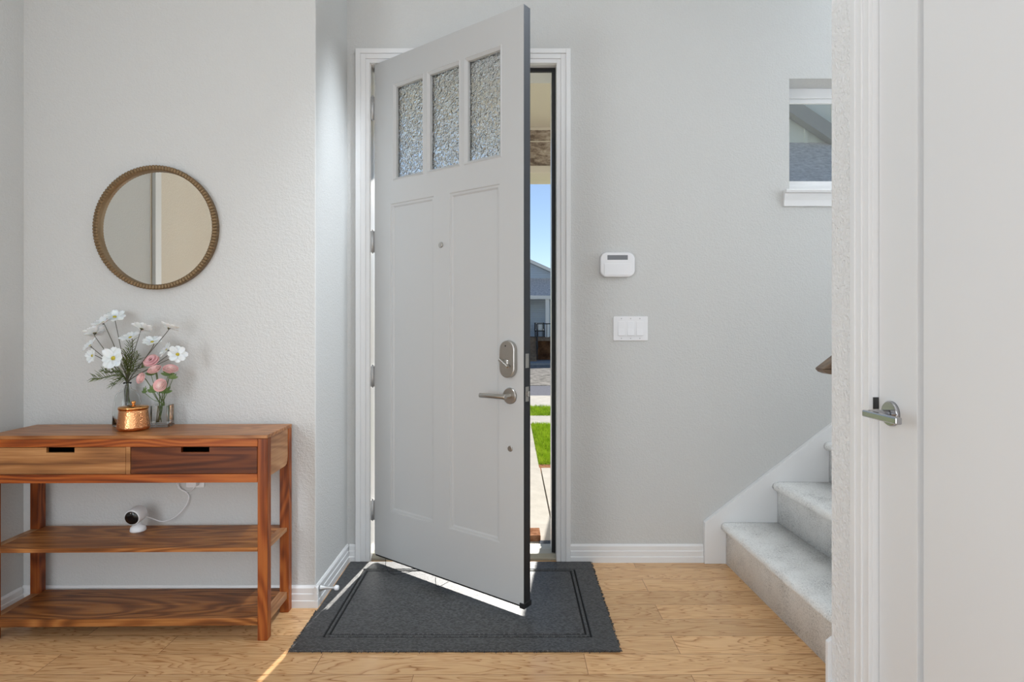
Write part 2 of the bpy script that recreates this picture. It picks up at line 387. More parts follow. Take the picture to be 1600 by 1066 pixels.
# upper window
WX0, WX1, WZ0, WZ1 = 1.375, 2.0, 1.835, 2.397
wroot = structure(MB().box(WX0, WX0 + .03, 3.03, 3.075, WZ0, WZ1).box(WX1 - .03, WX1, 3.03, 3.075, WZ0, WZ1).box(WX0 + .03, WX1 - .03, 3.03, 3.075, WZ0, WZ0 + .062).box(WX0 + .03, WX1 - .03, 3.03, 3.075, WZ1 - .05, WZ1).build('window_1', TRIM, bevel=.003))
MB().box(WX0 + .02, WX1 - .02, 3.045, 3.06, WZ0 + .062, WZ0 + .086).box(WX0 + .02, WX1 - .02, 3.045, 3.06, WZ1 - .072, WZ1 - .05).build('sash', TRIM, wroot, bevel=.002)
MB().box(WX0 + .03, WX1 - .03, 3.051, 3.055, WZ0 + .08, WZ1 - .06).build('pane', PANE, wroot)
pr = [(YW, WZ0 - .075), (YW - .012, WZ0 - .073), (YW - .014, WZ0 - .045), (YW - .020, WZ0 - .028), (YW - .022, WZ0 - .012), (YW - .036, WZ0 - .010), (YW - .040, WZ0 + .001), (YW - .036, WZ0 + .006), (3.03, WZ0 + .006), (3.03, WZ0 - .0), (YW, WZ0)]
m = MB().prism(pr, lambda p, t: (t, p[0], p[1]), WX0 - .032, WX1 + .032); m.build('window_sill', TRIM, wroot, bevel=.001)

# ------------------------------------------------------------------ entry door, standing open
door = tag(empty('entry_door', (-.681, YW, 0), -math.radians(37.0)), 'tall pale grey front door standing open, three textured glass lites on top', 'door')
Z0, Z1, DT, DW = .041, 2.466, .045, .912
m = MB()
lites = [(.149, .328), (.378, .553), (.607, .784)]; LZ0, LZ1 = 1.885, 2.320
panels = [(.117, .406), (.503, .788)]; PZ0, PZ1 = .27, 1.76
def slabbox(x0, x1, z0, z1):
    m.box(x0, x1, 0, DT, z0, z1)
# grid of faces on both sides with holes
def grid(y, front):
    xs = sorted({0, DW} | {v for a in lites for v in (a[0]-.016, a[1]+.016)}); 
    return xs
def rect(x0, x1, z0, z1, y, mi): m.quad((x0, y, z0), (x1, y, z0), (x1, y, z1), (x0, y, z1), mi=mi)
def side(y, mi):
    g = .016
    # rows: bottom rail, panel row, mid rail, lite row, top rail
    rect(0, DW, Z0, PZ0, y, mi); rect(0, DW, PZ1, LZ0 - g, y, mi); rect(0, DW, LZ1 + g, Z1, y, mi)
    rect(0, panels[0][0], PZ0, PZ1, y, mi); rect(panels[0][1], panels[1][0], PZ0, PZ1, y, mi); rect(panels[1][1], DW, PZ0, PZ1, y, mi)
    rect(0, lites[0][0]-g, LZ0-g, LZ1+g, y, mi); rect(lites[0][1]+g, lites[1][0]-g, LZ0-g, LZ1+g, y, mi); rect(lites[1][1]+g, lites[2][0]-g, LZ0-g, LZ1+g, y, mi); rect(lites[2][1]+g, DW, LZ0-g, LZ1+g, y, mi)
    s = 1 if y < .02 else -1
    def ring(a, b, c, d, y0, e, y1):
        A = [(a, y0, c), (b, y0, c), (b, y0, d), (a, y0, d)]; B = [(a+e, y1, c+e), (b-e, y1, c+e), (b-e, y1, d-e), (a+e, y1, d-e)]
        for k in range(4): m.quad(A[k], A[(k+1) % 4], B[(k+1) % 4], B[k], mi=mi)
    for a, b in panels:
        ring(a, b, PZ0, PZ1, y, .003, y + s*.004); ring(a+.003, b-.003, PZ0+.003, PZ1-.003, y + s*.004, .009, y + s*.005)
        ring(a+.012, b-.012, PZ0+.012, PZ1-.012, y + s*.005, .006, y + s*.011)
        rect(a+.018, b-.018, PZ0+.018, PZ1-.018, y + s*.011, mi)
    for a, b in lites:
        ring(a-g, b+g, LZ0-g, LZ1+g, y, .004, y - s*.003); ring(a-g+.004, b+g-.004, LZ0-g+.004, LZ1+g-.004, y - s*.003, .012, y + s*.008)
        ring(a, b, LZ0, LZ1, y + s*.008, 0, y + s*.020)
side(0, 0); side(DT, 1)
m.quad((0, 0, Z0), (0, DT, Z0), (0, DT, Z1), (0, 0, Z1), mi=1); m.quad((DW, 0, Z0), (DW, DT, Z0), (DW, DT, Z1), (DW, 0, Z1), mi=1)
m.quad((0, 0, Z0), (DW, 0, Z0), (DW, DT, Z0), (0, DT, Z0), mi=1); m.quad((0, 0, Z1), (DW, 0, Z1), (DW, DT, Z1), (0, DT, Z1), mi=1)
m.build('door_leaf', [DOOR, BLACK], door, recalc=False)
for a, b in lites: MB().box(a, b, .020, .025, LZ0, LZ1).build('glass_lite', GLASSTEX, door)
# door sweep with loose threads
sw = MB().box(.0, DW, .006, .040, Z0 - .010, Z0).build('door_sweep', RUBBER, door)
m = MB(); m.box(DW - .02, DW + .004, -.003, .05, Z0 - .012, Z0 + .010); m.build('corner_seal', RUBBER, door, bevel=.002)
m = MB()
for a, b, dz in ((.08, .30, .10), (.42, .50, .05)):
    m.tube(smooth_curve([(a, .0, Z0-.008), (a + (b-a)*.25, -.05*dz*8, .014), (a + (b-a)*.6, -.075*dz*8, .012), (b, -.0, Z0 - .008)], 8), .0012, 6)
m.build('loose_thread', RUBBER, sw)
# hinges
for zc, hh in ((2.249, .114), (1.587, .105), (.920, .102), (.257, .098)):
    m = MB(); m.lathe([(.0075, zc - hh/2), (.0075, zc + hh/2)], (-.008, -.007, 0), 14)
    m.lathe([(.0045, zc + hh/2), (.0045, zc + hh/2 + .006), (.002, zc + hh/2 + .008)], (-.008, -.006, 0), 12); m.lathe([(.002, zc - hh/2 - .006), (.0045, zc - hh/2)], (-.008, -.006, 0), 12)
    m.box(-.0045, -.0003, -.004, .036, zc - hh/2, zc + hh/2)
    for k in (-1, 1): m.lathe([(.0084, zc + k*hh*.18 - .0012), (.0084, zc + k*hh*.18 + .0012)], (-.008, -.006, 0), 14)
    m.build('hinge', STEEL, door)
# peephole
MB().lathe([(.0095, 0), (.0125, -.002), (.0125, -.0055), (.010, -.007), (.006, -.0065)], (.454, 0, 1.533), 24, axis='y').build('peephole', NICKEL, door)
# deadbolt escutcheon
def stadium(cx, cz, w, h, n=14):
    r = w / 2; out = []
    for k in range(n + 1): a = PI * k / n; out.append((cx + r * math.cos(a), cz + h/2 - r + r * math.sin(a)))
    for k in range(n + 1): a = PI + PI * k / n; out.append((cx + r * math.cos(a), cz - h/2 + r + r * math.sin(a)))
    return out
m = MB(); st = stadium(.841, 1.034, .078, .152); m.prism(st, lambda p, t: (p[0], t, p[1]), 0, -.022)
db = m.build('deadbolt_cover', NICKEL, door, bevel=.004, seg=3)
m = MB(); m.T = Matrix.Translation((.838, -.022, 1.018)) @ Matrix.Rotation(math.radians(35), 4, 'Y')
m.lathe([(.016, 0), (.016, -.004), (.012, -.008)], (0, 0, 0), 24, axis='y'); m.box(-.026, .026, -.024, -.006, -.005, .005); m.build('thumb_turn', NICKEL, db, bevel=.002)
MB().lathe([(.003, 0), (.003, -.001)], (.836, -.0225, 1.088), 10, axis='y').build('sensor_dot', RUBBER, db)
# lever
m = MB(); m.lathe([(.033, 0), (.033, -.006), (.030, -.009)], (.844, 0, .883), 36, axis='y'); rose = m.build('handle_rose', NICKEL, door)
m = MB(); m.lathe([(.0105, -.009), (.0105, -.05)], (.844, 0, .883), 20, axis='y')
m.tube([(.855, -.046, .883), (.72, -.046, .881)], .0095, 16); m.build('lever', NICKEL, rose, bevel=.001)
MB().lathe([(.012, 0), (.012, -.003), (.010, -.004)], (.844, 0, .667), 24, axis='y').build('lock_cap', NICKEL, door)
for zc, h in ((1.028, .058), (.893, .06)):
    f = MB().box(DW, DW + .0012, .012, .034, zc - h/2, zc + h/2).build('latch_plate', NICKEL, door, bevel=.0004)
MB().box(DW + .001, DW + .011, .016, .030, .883, .905).build('latch_bolt', NICKEL, door, bevel=.002)
m = MB(); m.tube(smooth_curve([(.855, .045, .66), (.862, .075, .655), (.862, .088, .61), (.862, .075, .55), (.855, .045, .54)], 6), .011, 10); m.box(.838, .882, .045, .054, .50, .95); m.build('outside_pull', RUBBER, door, bevel=.002)

# ------------------------------------------------------------------ closet door on the right
structure_closet = structure(empty('door_2', (0, 0, 0)))
m = MB()
Y1 = 1.588; Y0d = .78; w = .071
for (i0, i1, d) in ((w * .70, w, .020), (w * .36, w * .70, .0155), (0, w * .36, .010)):
    m.box(XR - d, XR, Y1 + i0, Y1 + i1, 0, 2.45 + i1); m.box(XR - d, XR, Y0d - i1, Y0d - i0, 0, 2.45 + i1); m.box(XR - d, XR, Y0d - i0, Y1 + i0, 2.45 + i0, 2.45 + i1)
structure(m.build('trim_3', TRIM, bevel=.001))
m = MB(); m.box(XR, XR + .11, Y1, Y1 + .016, 0, 2.46); m.box(XR, XR + .11, Y0d - .016, Y0d, 0, 2.46); m.box(XR, XR + .11, Y0d, Y1, 2.45, 2.466)
structure(m.build('trim_4', TRIM, bevel=.0008))
cd = tag(empty('closet_door', (XR + .017, Y0d + .003, 0)), 'white single-panel closet door with chrome lever at the right edge of the view', 'door')
L = Y1 - Y0d - .005; st_ = .149
m = MB(); m.box(0, .035, L - st_, L, .012, 2.445); m.box(0, .035, 0, st_, .012, 2.445); m.box(0, .035, st_, L - st_, .012, .25); m.box(0, .035, st_, L - st_, 2.27, 2.445)
m.build('door_frame', CLOSET, cd, bevel=.001)
MB().box(.0155, .022, st_ - .004, L - st_ + .004, .24, 2.28).box(.0008, .0155, st_ + .024, L - st_ - .024, .274, 2.246).build('door_panel', CLOSET, cd)
hy = L - .054; hz = .940
m = MB(); m.lathe([(.0325, 0), (.0325, -.007), (.030, -.010)], (0, hy, hz), 40, axis='x'); r2 = m.build('handle_rose', CHROME, cd)
m = MB(); m.lathe([(.010, -.010), (.010, -.062)], (0, hy, hz), 20, axis='x')
m.box(-.072, -.056, hy - .125, hy + .012, hz - .0085, hz + .0085); m.build('lever', CHROME, r2, bevel=.003, seg=3)
o = tag(MB().box(XR + .001, XR + .0165, Y1 - .0018, Y1 - .0002, hz + .004, hz + .036).build('strike_plate', plain('dark_steel', (84, 84, 84), .35, 1), bevel=.0006), 'dark metal strike plate on the closet door frame beside the lever', 'strike plate')

# mirrored-side door in the left wall (seen in the round mirror)
m = MB()
for (i0, i1, d) in ((w * .70, w, .020), (w * .36, w * .70, .0155), (0, w * .36, .010)):
    m.box(-2.035, -2.035 + d, 1.555 - w + i0 + .0, 1.555 - w + i1, 0, 2.45 + i1); m.box(-2.035, -2.035 + d, .68 - w + .0 + i0, .68 - w + i1, 0, 2.45 + i1)
    m.box(-2.035, -2.035 + d, .68, 1.484, 2.45 + i0, 2.45 + i1)
structure(m.build('trim_5', TRIM, bevel=.001))
m = MB(); m.box(-2.12, -2.08, .66, 1.572, 0, 2.47); d3 = structure(m.build('door_3', WARMLIT))
MB().box(-2.08, -2.074, 1.15, 1.484, .02, 2.45).build('door_panel', WARMLIT, d3, bevel=.001)

# ------------------------------------------------------------------ staircase
stair = tag(empty('staircase', (1.05, YW, 0)), 'pale grey carpeted stairs rising to the right behind the wall corner', 'staircase')
RISE, RUN = .198, .253
SK = .035   # the flight stands slightly out of square
def skew(p): return (p[0] + SK * (-p[1]) / .88, p[1], p[2])
def step_mesh(i):
    m = MB(); x0 = i * RUN; zt = (i + 1) * RISE + .006; zb = i * RISE + .006 if i else 0
    r = .021; prof = [(x0, zb)]
    prof += [(x0, zt - 2*r - .004)]
    for k in range(9):
        a = -PI/2 - PI * k / 8; prof.append((x0 - .004 + r * math.cos(a) * 1.0 - .0, zt - r + r * math.sin(a)))
    prof += [(x0 + RUN + .02, zt), (x0 + RUN + .02, zb)]
    n = 60
    rows = []
    rnd = random.Random(i)
    for j in range(n + 1):
        y = -.027 - (YW - YR - .045) * j / n
        rows.append([m.vert(skew((px + (rnd.uniform(-.0018, .0018) if 0 < k < len(prof) - 2 else 0), y, pz + (rnd.uniform(-.0015, .0015) if 1 < k < len(prof) - 2 else 0)))) for k, (px, pz) in enumerate(prof)])
    for j in range(n):
        for k in range(len(prof)):
            k2 = (k + 1) % len(prof); m.face((rows[j][k], rows[j][k2], rows[j+1][k2], rows[j+1][k]), 0, k < len(prof) - 2)
    m.face(rows[0][::-1]); m.face(rows[-1]); return m
for i in range(6): step_mesh(i).build('carpeted_step', CARPET, stair)
def skirt(y0, y1, xs):
    pr = [(xs, 0), (xs, .203), (xs + 1.75, .203 + 1.75 * .771), (xs + 1.75, 0)]
    return MB().prism(pr, lambda p, t: (p[0], t, p[1]), y0, y1)
skirt(-.0265, -.0005, .947 - 1.05).build('skirt_board', TRIM, stair, bevel=.002)
skirt(YR - YW + .0005, YR - YW + .0155, .9635 - 1.05).build('skirt_board', TRIM, stair, bevel=.002)
# handrail on the near stair wall
hr = tag(empty('handrail', (.966, YR + .06, 1.034)), 'dark wooden stair handrail end poking out past the wall corner', 'handrail')
pr = [(0, 0), (1.7, 1.32), (1.7, 1.257), (.081, 0)]
MB().prism(pr, lambda p, t: (p[0], t, p[1]), -.026, .026).build('rail', W_HAND, hr, bevel=.004, seg=3)
pr = [(.001, -.0005), (.010, -.010), (.024, -.0155), (.080, -.0165), (.084, -.0005)]
MB().prism(pr, lambda p, t: (p[0], t, p[1]), -.0255, .0255).build('rail_foot', W_HAND, hr, bevel=.002)
for t in (.25, 1.3):
    m = MB(); m.tube(smooth_curve([(t, -.058, t*.776 - .07), (t, -.03, t*.776 - .07), (t, -.004, t*.776 - .05), (t, 0, t*.776 - .018)], 5), .006, 10)
    m.lathe([(.028, -.0595), (.028, -.055)], (t, 0, t*.776 - .07), 20, axis='y'); m.build('bracket', NICKEL, hr)

# ------------------------------------------------------------------ wall keypad and switches
kp = tag(empty('alarm_keypad', (.519, YW, 1.471)), 'white rounded security keypad on the wall above the light switches', 'keypad')
def rrect(w, h, r, n=8, sup=1):
    out = []
    for cx, cz, a0 in ((w/2 - r, h/2 - r, 0), (-w/2 + r, h/2 - r, PI/2), (-w/2 + r, -h/2 + r, PI), (w/2 - r, -h/2 + r, 1.5*PI)):
        for k in range(n + 1): a = a0 + PI/2 * k / n; out.append((cx + r * math.cos(a), cz + r * math.sin(a)))
    return out
pr = [(x * (1 + .06 * math.cos(PI * z / .124)), z * (1 + .05 * math.cos(PI * x / .171))) for x, z in rrect(.163, .118, .028)]
MB().prism(pr, lambda p, t: (p[0], t, p[1]), -.0005, -.026).build('case', WHITEP, kp, bevel=.006, seg=4)
MB().box(-.050, .050, -.0272, -.024, .024, .047).build('display', LCD, kp, bevel=.001)
MB().box(-.066, .066, -.0285, -.0255, -.052, .006).build('key_cover', WHITEP, kp, bevel=.003, seg=3)
sw = tag(empty('light_switch', (.587, YW, 1.157)), 'white three-gang rocker light switch plate below the keypad', 'light switch')
MB().prism(rrect(.171, .120, .004), lambda p, t: (p[0], t, p[1]), -.0005, -.006).build('plate', WHITEP, sw, bevel=.002, seg=3)
for cx in (-.0455, 0, .0455):
    k = MB().prism([(-.0345, -.006), (.0345, -.006), (.0345, -.0075), (0, -.009), (-.0345, -.0135)], lambda p, t: (t, p[1], p[0]), cx - .0165, cx + .0165)
    k.build('rocker', WHITEP, sw, bevel=.0008)
SCR = plain('painted_screw', (196, 196, 198), .4)
for cx in (-.0455, 0, .0455):
    for cz in (-.049, .049): MB().lathe([(.0032, -.0058), (.0032, -.0068)], (cx, 0, cz), 12, axis='y').build('screw', SCR, sw)

# ------------------------------------------------------------------ door stop
ds = tag(empty('door_stop', (-.8038, 2.462, .071)), 'small metal door stop with white tip screwed to the baseboard return', 'door stop')
MB().lathe([(.015, 0), (.0145, .003), (.009, .014), (.006, .03), (.0055, .055), (.007, .062)], (0, 0, 0), 20, axis='x').build('stem', STEEL, ds)
MB().lathe([(.0085, .060), (.0105, .063), (.0105, .073), (.008, .077)], (0, 0, 0), 20, axis='x').build('tip', WHITEP, ds)

# ------------------------------------------------------------------ rug
rug = tag(empty('door_mat', (0, 0, 0)), 'charcoal woven rug with a ribbed border lying under the open door', 'rug')
RX0, RX1, RY0, RY1 = -.796, .388, 2.10, 2.893
def ringrect(m, i0, i1, z1, mi=0):
    a0, a1, b0, b1 = RX0 + i0, RX1 - i0, RY0 + i0, RY1 - i0; c0, c1, d0, d1 = RX0 + i1, RX1 - i1, RY0 + i1, RY1 - i1
    m.box(a0, a1, b0, d0, .0005, z1, mi); m.box(a0, a1, d1, b1, .0005, z1, mi); m.box(a0, c0, d0, d1, .0005, z1, mi); m.box(c1, a1, d0, d1, .0005, z1, mi)
m = MB(); ringrect(m, 0, .088, .0085); m.build('border', RUG, rug, bevel=.002)
m = MB(); ringrect(m, .096, .106, .0085); m.build('border_rib', RUG, rug, bevel=.002)
m = MB(); ringrect(m, .006, .120, .0045); m.build('groove', RUGG, rug)
m = MB().box(RX0 + .114, RX1 - .114, RY0 + .114, RY1 - .114, .0005, .0078); m.build('woven_field', RUG, rug, bevel=.002)
m = MB(); rnd = random.Random(3)
def fuzz(x, y, dx, dy): 
    p = Vector((x, y, rnd.uniform(.001, .008))); q = p + Vector((dx * rnd.uniform(.5, 1) + rnd.uniform(-.003, .003), dy * rnd.uniform(.5, 1) + rnd.uniform(-.003, .003), rnd.uniform(-.002, .004)))
    q.z = max(q.z, .001); m.tube([p, (p + q) / 2 + Vector((0, 0, .002)), q], .0013, 4)
for k in range(300): fuzz(rnd.uniform(RX0, RX1), RY0 + .001, 0, -.006)
for k in range(220): fuzz(RX1 - .001, rnd.uniform(RY0, RY1), .008, 0)
for k in range(200): fuzz(RX0 + .001, rnd.uniform(RY0, 2.4), -.006, 0)
m.build('frayed_edge', RUG, rug)

# ------------------------------------------------------------------ round mirror
mc = (-1.473, 2.445, 1.576); RM = .2545
mir = tag(empty('round_mirror', mc), 'round wall mirror in a thin ribbed brass frame above the console table', 'mirror')
m = MB(); N = 480
prof = [(RM - .020, -.001), (RM - .0185, -.024), (RM - .014, -.028), (RM - .004, -.028), (RM, -.024), (RM, -.001)]
rings = []
for k in range(N):
    a = 2 * PI * k / N; ph = (k % 4) / 4.0; bump = 0 if k % 4 in (0,) else (.0022 if k % 4 != 2 else .0026)
    ring = []
    for j, (r, y) in enumerate(prof):
        rr = r + (bump if j in (3, 4) else 0); yy = y - (bump if j in (1, 2, 3, 4) else 0)
        ring.append(m.vert((rr * math.cos(a), yy, rr * math.sin(a))))
    rings.append(ring)
for k in range(N):
    A, B = rings[k], rings[(k+1) % N]
    for j in range(len(prof)): j2 = (j+1) % len(prof); m.face((A[j], A[j2], B[j2], B[j]))
m.build('frame', BRASS, mir)
m = MB(); m.lathe([(RM - .0195, -.002), (RM - .0195, -.008)], (0, 0, 0), 128, axis='y', smooth=False); m.build('mirror_glass', MIRROR, mir)

# ------------------------------------------------------------------ console table
TX1, TYb = -.9116, 2.430
tb = tag(empty('console_table', (TX1, TYb, 0), math.radians(.9)), 'wooden console table with two drawers and two plank shelves under the mirror', 'table')
TW, TD, TH = 1.042, .253, .764     # local: x from -TW to 0, y from -TD to 0
m = MB().box(-TW, 0, -TD, 0, TH - .013, TH); m.build('tabletop', W_TOP, tb, bevel=.0015)
LEG = .037
for lx, ly in ((-LEG, -TD), (-LEG, -LEG), (-TW, -TD), (-TW, -LEG)):
    MB().box(lx, lx + LEG, ly, ly + LEG, 0, TH - .0135).build('leg', W_LEG, tb, bevel=.003)
MB().box(-TW + LEG, -LEG, -TD + .001, -TD + .022, .7215, TH - .0135).build('top_rail', W_RAIL, tb, bevel=.001)
MB().box(-TW + LEG, -LEG, -TD + .001, -TD + .03, .588, .6195).build('bottom_rail', W_RAIL, tb, bevel=.002)
DIV = -.5135
MB().box(DIV - .008, DIV + .008, -TD + .003, -TD + .03, .6195, .7215).build('divider', W_DR1, tb, bevel=.001)
for sx in (-.0345, -TW + .003):
    pr = [(-TD + LEG, .605), (-LEG - .03, .605), (-LEG - .012, .610), (-LEG - .004, .622), (-LEG, .64), (-LEG, TH - .0135), (-TD + LEG, TH - .0135)]
    MB().prism(pr, lambda p, t: (t, p[0], p[1]), sx, sx + .0315).build('side_panel', W_SIDE, tb, bevel=.001)
MB().box(-TW + LEG, -LEG, -.02, -.004, .605, TH - .0135).build('back_rail', W_RAIL, tb)
MB().box(-TW + LEG, -LEG, -TD + .03, -.02, .600, .606).build('drawer_floor', W_SHELF, tb)
for a, b, nc, mt, lb in ((-TW + LEG + .002, DIV - .0095, -.762, W_DR1, 'lighter honey brown drawer front'), (DIV + .0095, -LEG - .002, -.2675, W_DR2, 'dark reddish brown drawer front')):
    m = MB(); y0, y1 = -TD + .004, -TD + .018; n0, n1 = nc - .0515, nc + .0515
    pr = [(a, .6205), (b, .6205), (b, .7195), (n1, .7195), (n1, .7005), (n0, .7005), (n0, .7195), (a, .7195)]
    m.prism(pr, lambda p, t: (p[0], t, p[1]), y0, y1)
    d = m.build('drawer', mt, tb, bevel=.0012); d['label'] = lb
    MB().box(a + .006, b - .006, y1, y1 + .004, .625, .695).box(a + .006, a + .014, y1 + .004, -.03, .62, .70).box(b - .014, b - .006, y1 + .004, -.03, .62, .70).box(a + .014, b - .014, -.038, -.03, .62, .70).build('drawer_box', DARK, d)
for z0, z1, nm in ((.331, .347, 'middle_shelf'), (.057, .0855, 'lower_shelf')):
    m = MB()
    ys = [(-TD + .002, -TD + .05), (-TD + .0505, -TD + .115), (-TD + .1155, -TD + .185), (-TD + .1855, -.001)]
    for j, (ya, yb) in enumerate(ys):
        if j in (0, 3): m.box(-TW + LEG, -LEG, ya, yb, z0, z1 - .0004 * (j % 2))
        else: m.box(-TW + LEG, -LEG, ya, yb, z0 + .002, z1 - .0006 * (j % 2))
    m.build(nm, W_SHELF, tb, bevel=.0012)
    for sx in (-LEG, -TW + .006): MB().box(sx, sx + .031, -TD + LEG, -LEG, z0 + .001, z1).build('shelf_side_rail', W_SIDE, tb, bevel=.001)

# ------------------------------------------------------------------ pot and vases
ZT = TH + .0003
pot = tag(empty('copper_pot', (-1.477, 2.29, ZT)), 'small hammered copper pot with lid in front of the flower vases', 'pot')
m = MB(); m.lathe([(.044, 0), (.052, .002), (.0565, .008), (.0565, .014), (.050, .070), (.0495, .082), (.047, .082), (.048, .070), (.054, .014), (.04, .006)], (0, 0, 0), 48); m.build('body', COPPER, pot)
m = MB(); m.lathe([(.0485, .0825), (.0525, .083), (.0525, .089), (.048, .0925), (.02, .096), (.006, .097), (.004, .100), (.0075, .103), (.0085, .107), (.0075, .111), (.002, .1135)], (0, 0, 0), 48); m.build('lid', COPPERS, pot)

bv = tag(empty('bottle_vase', (-1.563, 2.385, ZT)), 'clear glass bottle vase behind the copper pot, holding white flowers', 'vase')
bo = [(.030, 0), (.050, .002), (.052, .008), (.051, .05), (.047, .10), (.041, .125), (.028, .142), (.016, .150), (.0135, .158), (.0138, .168), (.0152, .176)]
bi = [(r - .003, max(h, .008)) for r, h in bo[::-1]][0:-1] + [(.02, .008)]
m = MB(); m.lathe(bo + bi, (0, 0, 0), 48); m.build('glass', GLASS, bv)
sv = tag(empty('square_vase', (-1.412, 2.372, ZT), math.radians(7)), 'small square clear glass vase holding the pink flowers', 'vase')
m = MB(); a, b, h, zb = .0315, .0278, .086, .013
O = [(-a, -a), (a, -a), (a, a), (-a, a)]; I = [(-b, -b), (b, -b), (b, b), (-b, b)]
for k in range(4):
    k2 = (k+1) % 4; o0, o1, i0, i1 = O[k], O[k2], I[k], I[k2]
    m.quad((*o0, 0), (*o1, 0), (*o1, h), (*o0, h)); m.quad((*o0, h), (*o1, h), (*i1, h), (*i0, h)); m.quad((*i0, h), (*i1, h), (*i1, zb), (*i0, zb))
m.quad(*[(*p, 0) for p in O]); m.quad(*[(*p, zb) for p in I])
bm_o = m.build('glass', GLASS, sv)

# flowers
def frame_from(n):
    n = Vector(n).normalized(); a = n.cross(Vector((0, 0, 1)))
    if a.length < .1: a = Vector((1, 0, 0))
    a.normalize(); b = n.cross(a); return Matrix(((a.x, b.x, n.x), (a.y, b.y, n.y), (a.z, b.z, n.z)))
def cosmos(c, n, R, mouth, label, seed, bend=.0):
    rnd = random.Random(seed); c = Vector(c); M = frame_from(n)
    t = empty('white_flower', c); tag(t, label, 'flower', 'white cosmos flowers in the bottle vase')
    m = MB(); NP = 8
    for k in range(NP):
        a0 = 2 * PI * (k + rnd.uniform(-.12, .12)) / NP; lift = rnd.uniform(.25, .75); tw = rnd.uniform(-.2, .2); rl = R * rnd.uniform(.88, 1.06); W_ = R * .345
        ids = []
        for i in range(7):
            s = i / 6; rr = .12 * R + (rl - .12 * R) * s; wd = W_ * (math.sin(PI * min(1, .12 + s * .80)) ** .7) * (1 if i < 6 else .72)
            row = []
            for j in range(5):
                q = (j - 2) / 2; notch = -.06 * R * (abs(math.sin(q * PI)) if i == 6 else 0)
                z = lift * R * (s ** 1.5) * .6 - .10 * R * s**3 + .05 * R * q * q + tw * q * wd * .5 - .012 * R * math.cos(q * 9)
                p = Vector(((rr + notch) * math.cos(a0) - q * wd * math.sin(a0), (rr + notch) * math.sin(a0) + q * wd * math.cos(a0), z + (k % 2) * .02 * R))
                row.append(m.vert(M @ p))
            ids.append(row)
        for i in range(6):
            for j in range(4): m.face((ids[i][j], ids[i][j+1], ids[i+1][j+1], ids[i+1][j]), 0, True)
    h = m.build('petals', PETALW, t, recalc=False); sd = h.modifiers.new('s', 'SOLIDIFY'); sd.thickness = .0008
    m = MB(); prof = [(R*.17, 0), (R*.18, R*.05), (R*.14, R*.11), (R*.05, R*.13)]
    m.T = M.to_4x4(); m.lathe(prof, (0, 0, 0), 16); m.build('centre', YEL, t)
    m = MB(); nn = Vector(n).normalized(); mo = Vector(mouth) - c
    base = mo + Vector((0, 0, -.10)) * 1
    mid = mo * .5 - nn * .02 + Vector((bend, 0, .01))
    pts = smooth_curve([-nn * .001, -nn * .018, mid, mo + Vector((rnd.uniform(-.003, .003), rnd.uniform(-.003, .003), .0)), mo + Vector((rnd.uniform(-.012, .012), rnd.uniform(-.01, .01), -.10))], 6)
    m.tube(pts, .0013, 6); m.T = M.to_4x4(); m.lathe([(R*.05, -.006), (R*.16, 0)], (0, 0, 0), 10); m.build('stem', STEMD, t)
    return t
mouthB = (-1.563, 2.385, ZT + .172)
cos_list = [
 (179.4, 496, 2.36, (.25, -.55, 1), .041, 'white flower at the very top of the bunch, seen edge-on'),
 (161, 505, 2.33, (-.25, -.6, 1), .041, 'white flower second from the top, tilted up to the left'),
 (148, 521, 2.37, (-.5, .45, 1), .040, 'white flower seen from behind, upper left of the bunch'),
 (141, 541, 2.34, (-.5, -.6, .8), .036, 'white flower at the left edge of the bunch, above the lowest left one'),
 (144.5, 556, 2.31, (-.35, -1, .15), .030, 'lowest white flower at the left edge with pale yellow centre'),
 (177.5, 560, 2.27, (.02, -1, .22), .0475, 'large white flower facing forward with green-yellow centre'),
 (204, 528, 2.33, (-.15, -.5, 1), .040, 'white flower above the feathery leaves in the middle'),
 (221.5, 514, 2.35, (.1, .55, 1), .042, 'white flower upper centre with upswept petals'),
 (238, 535, 2.34, (.1, -.5, 1), .038, 'white flower just above the pink flowers'),
 (264, 513, 2.33, (.3, .4, 1), .038, 'white flower at the upper right on a long bare stem'),
 (261, 547, 2.36, (-.55, -.55, .5), .034, 'white flower half hidden left of the rightmost one'),
 (277.5, 554, 2.31, (.45, -.8, .2), .037, 'rightmost white flower beside the pink blooms'),
]
for i, (x, y, Y, n, R, lb) in enumerate(cos_list):
    cosmos(at(x, y, Y), n, R, mouthB, lb, i + 10, bend=.0)

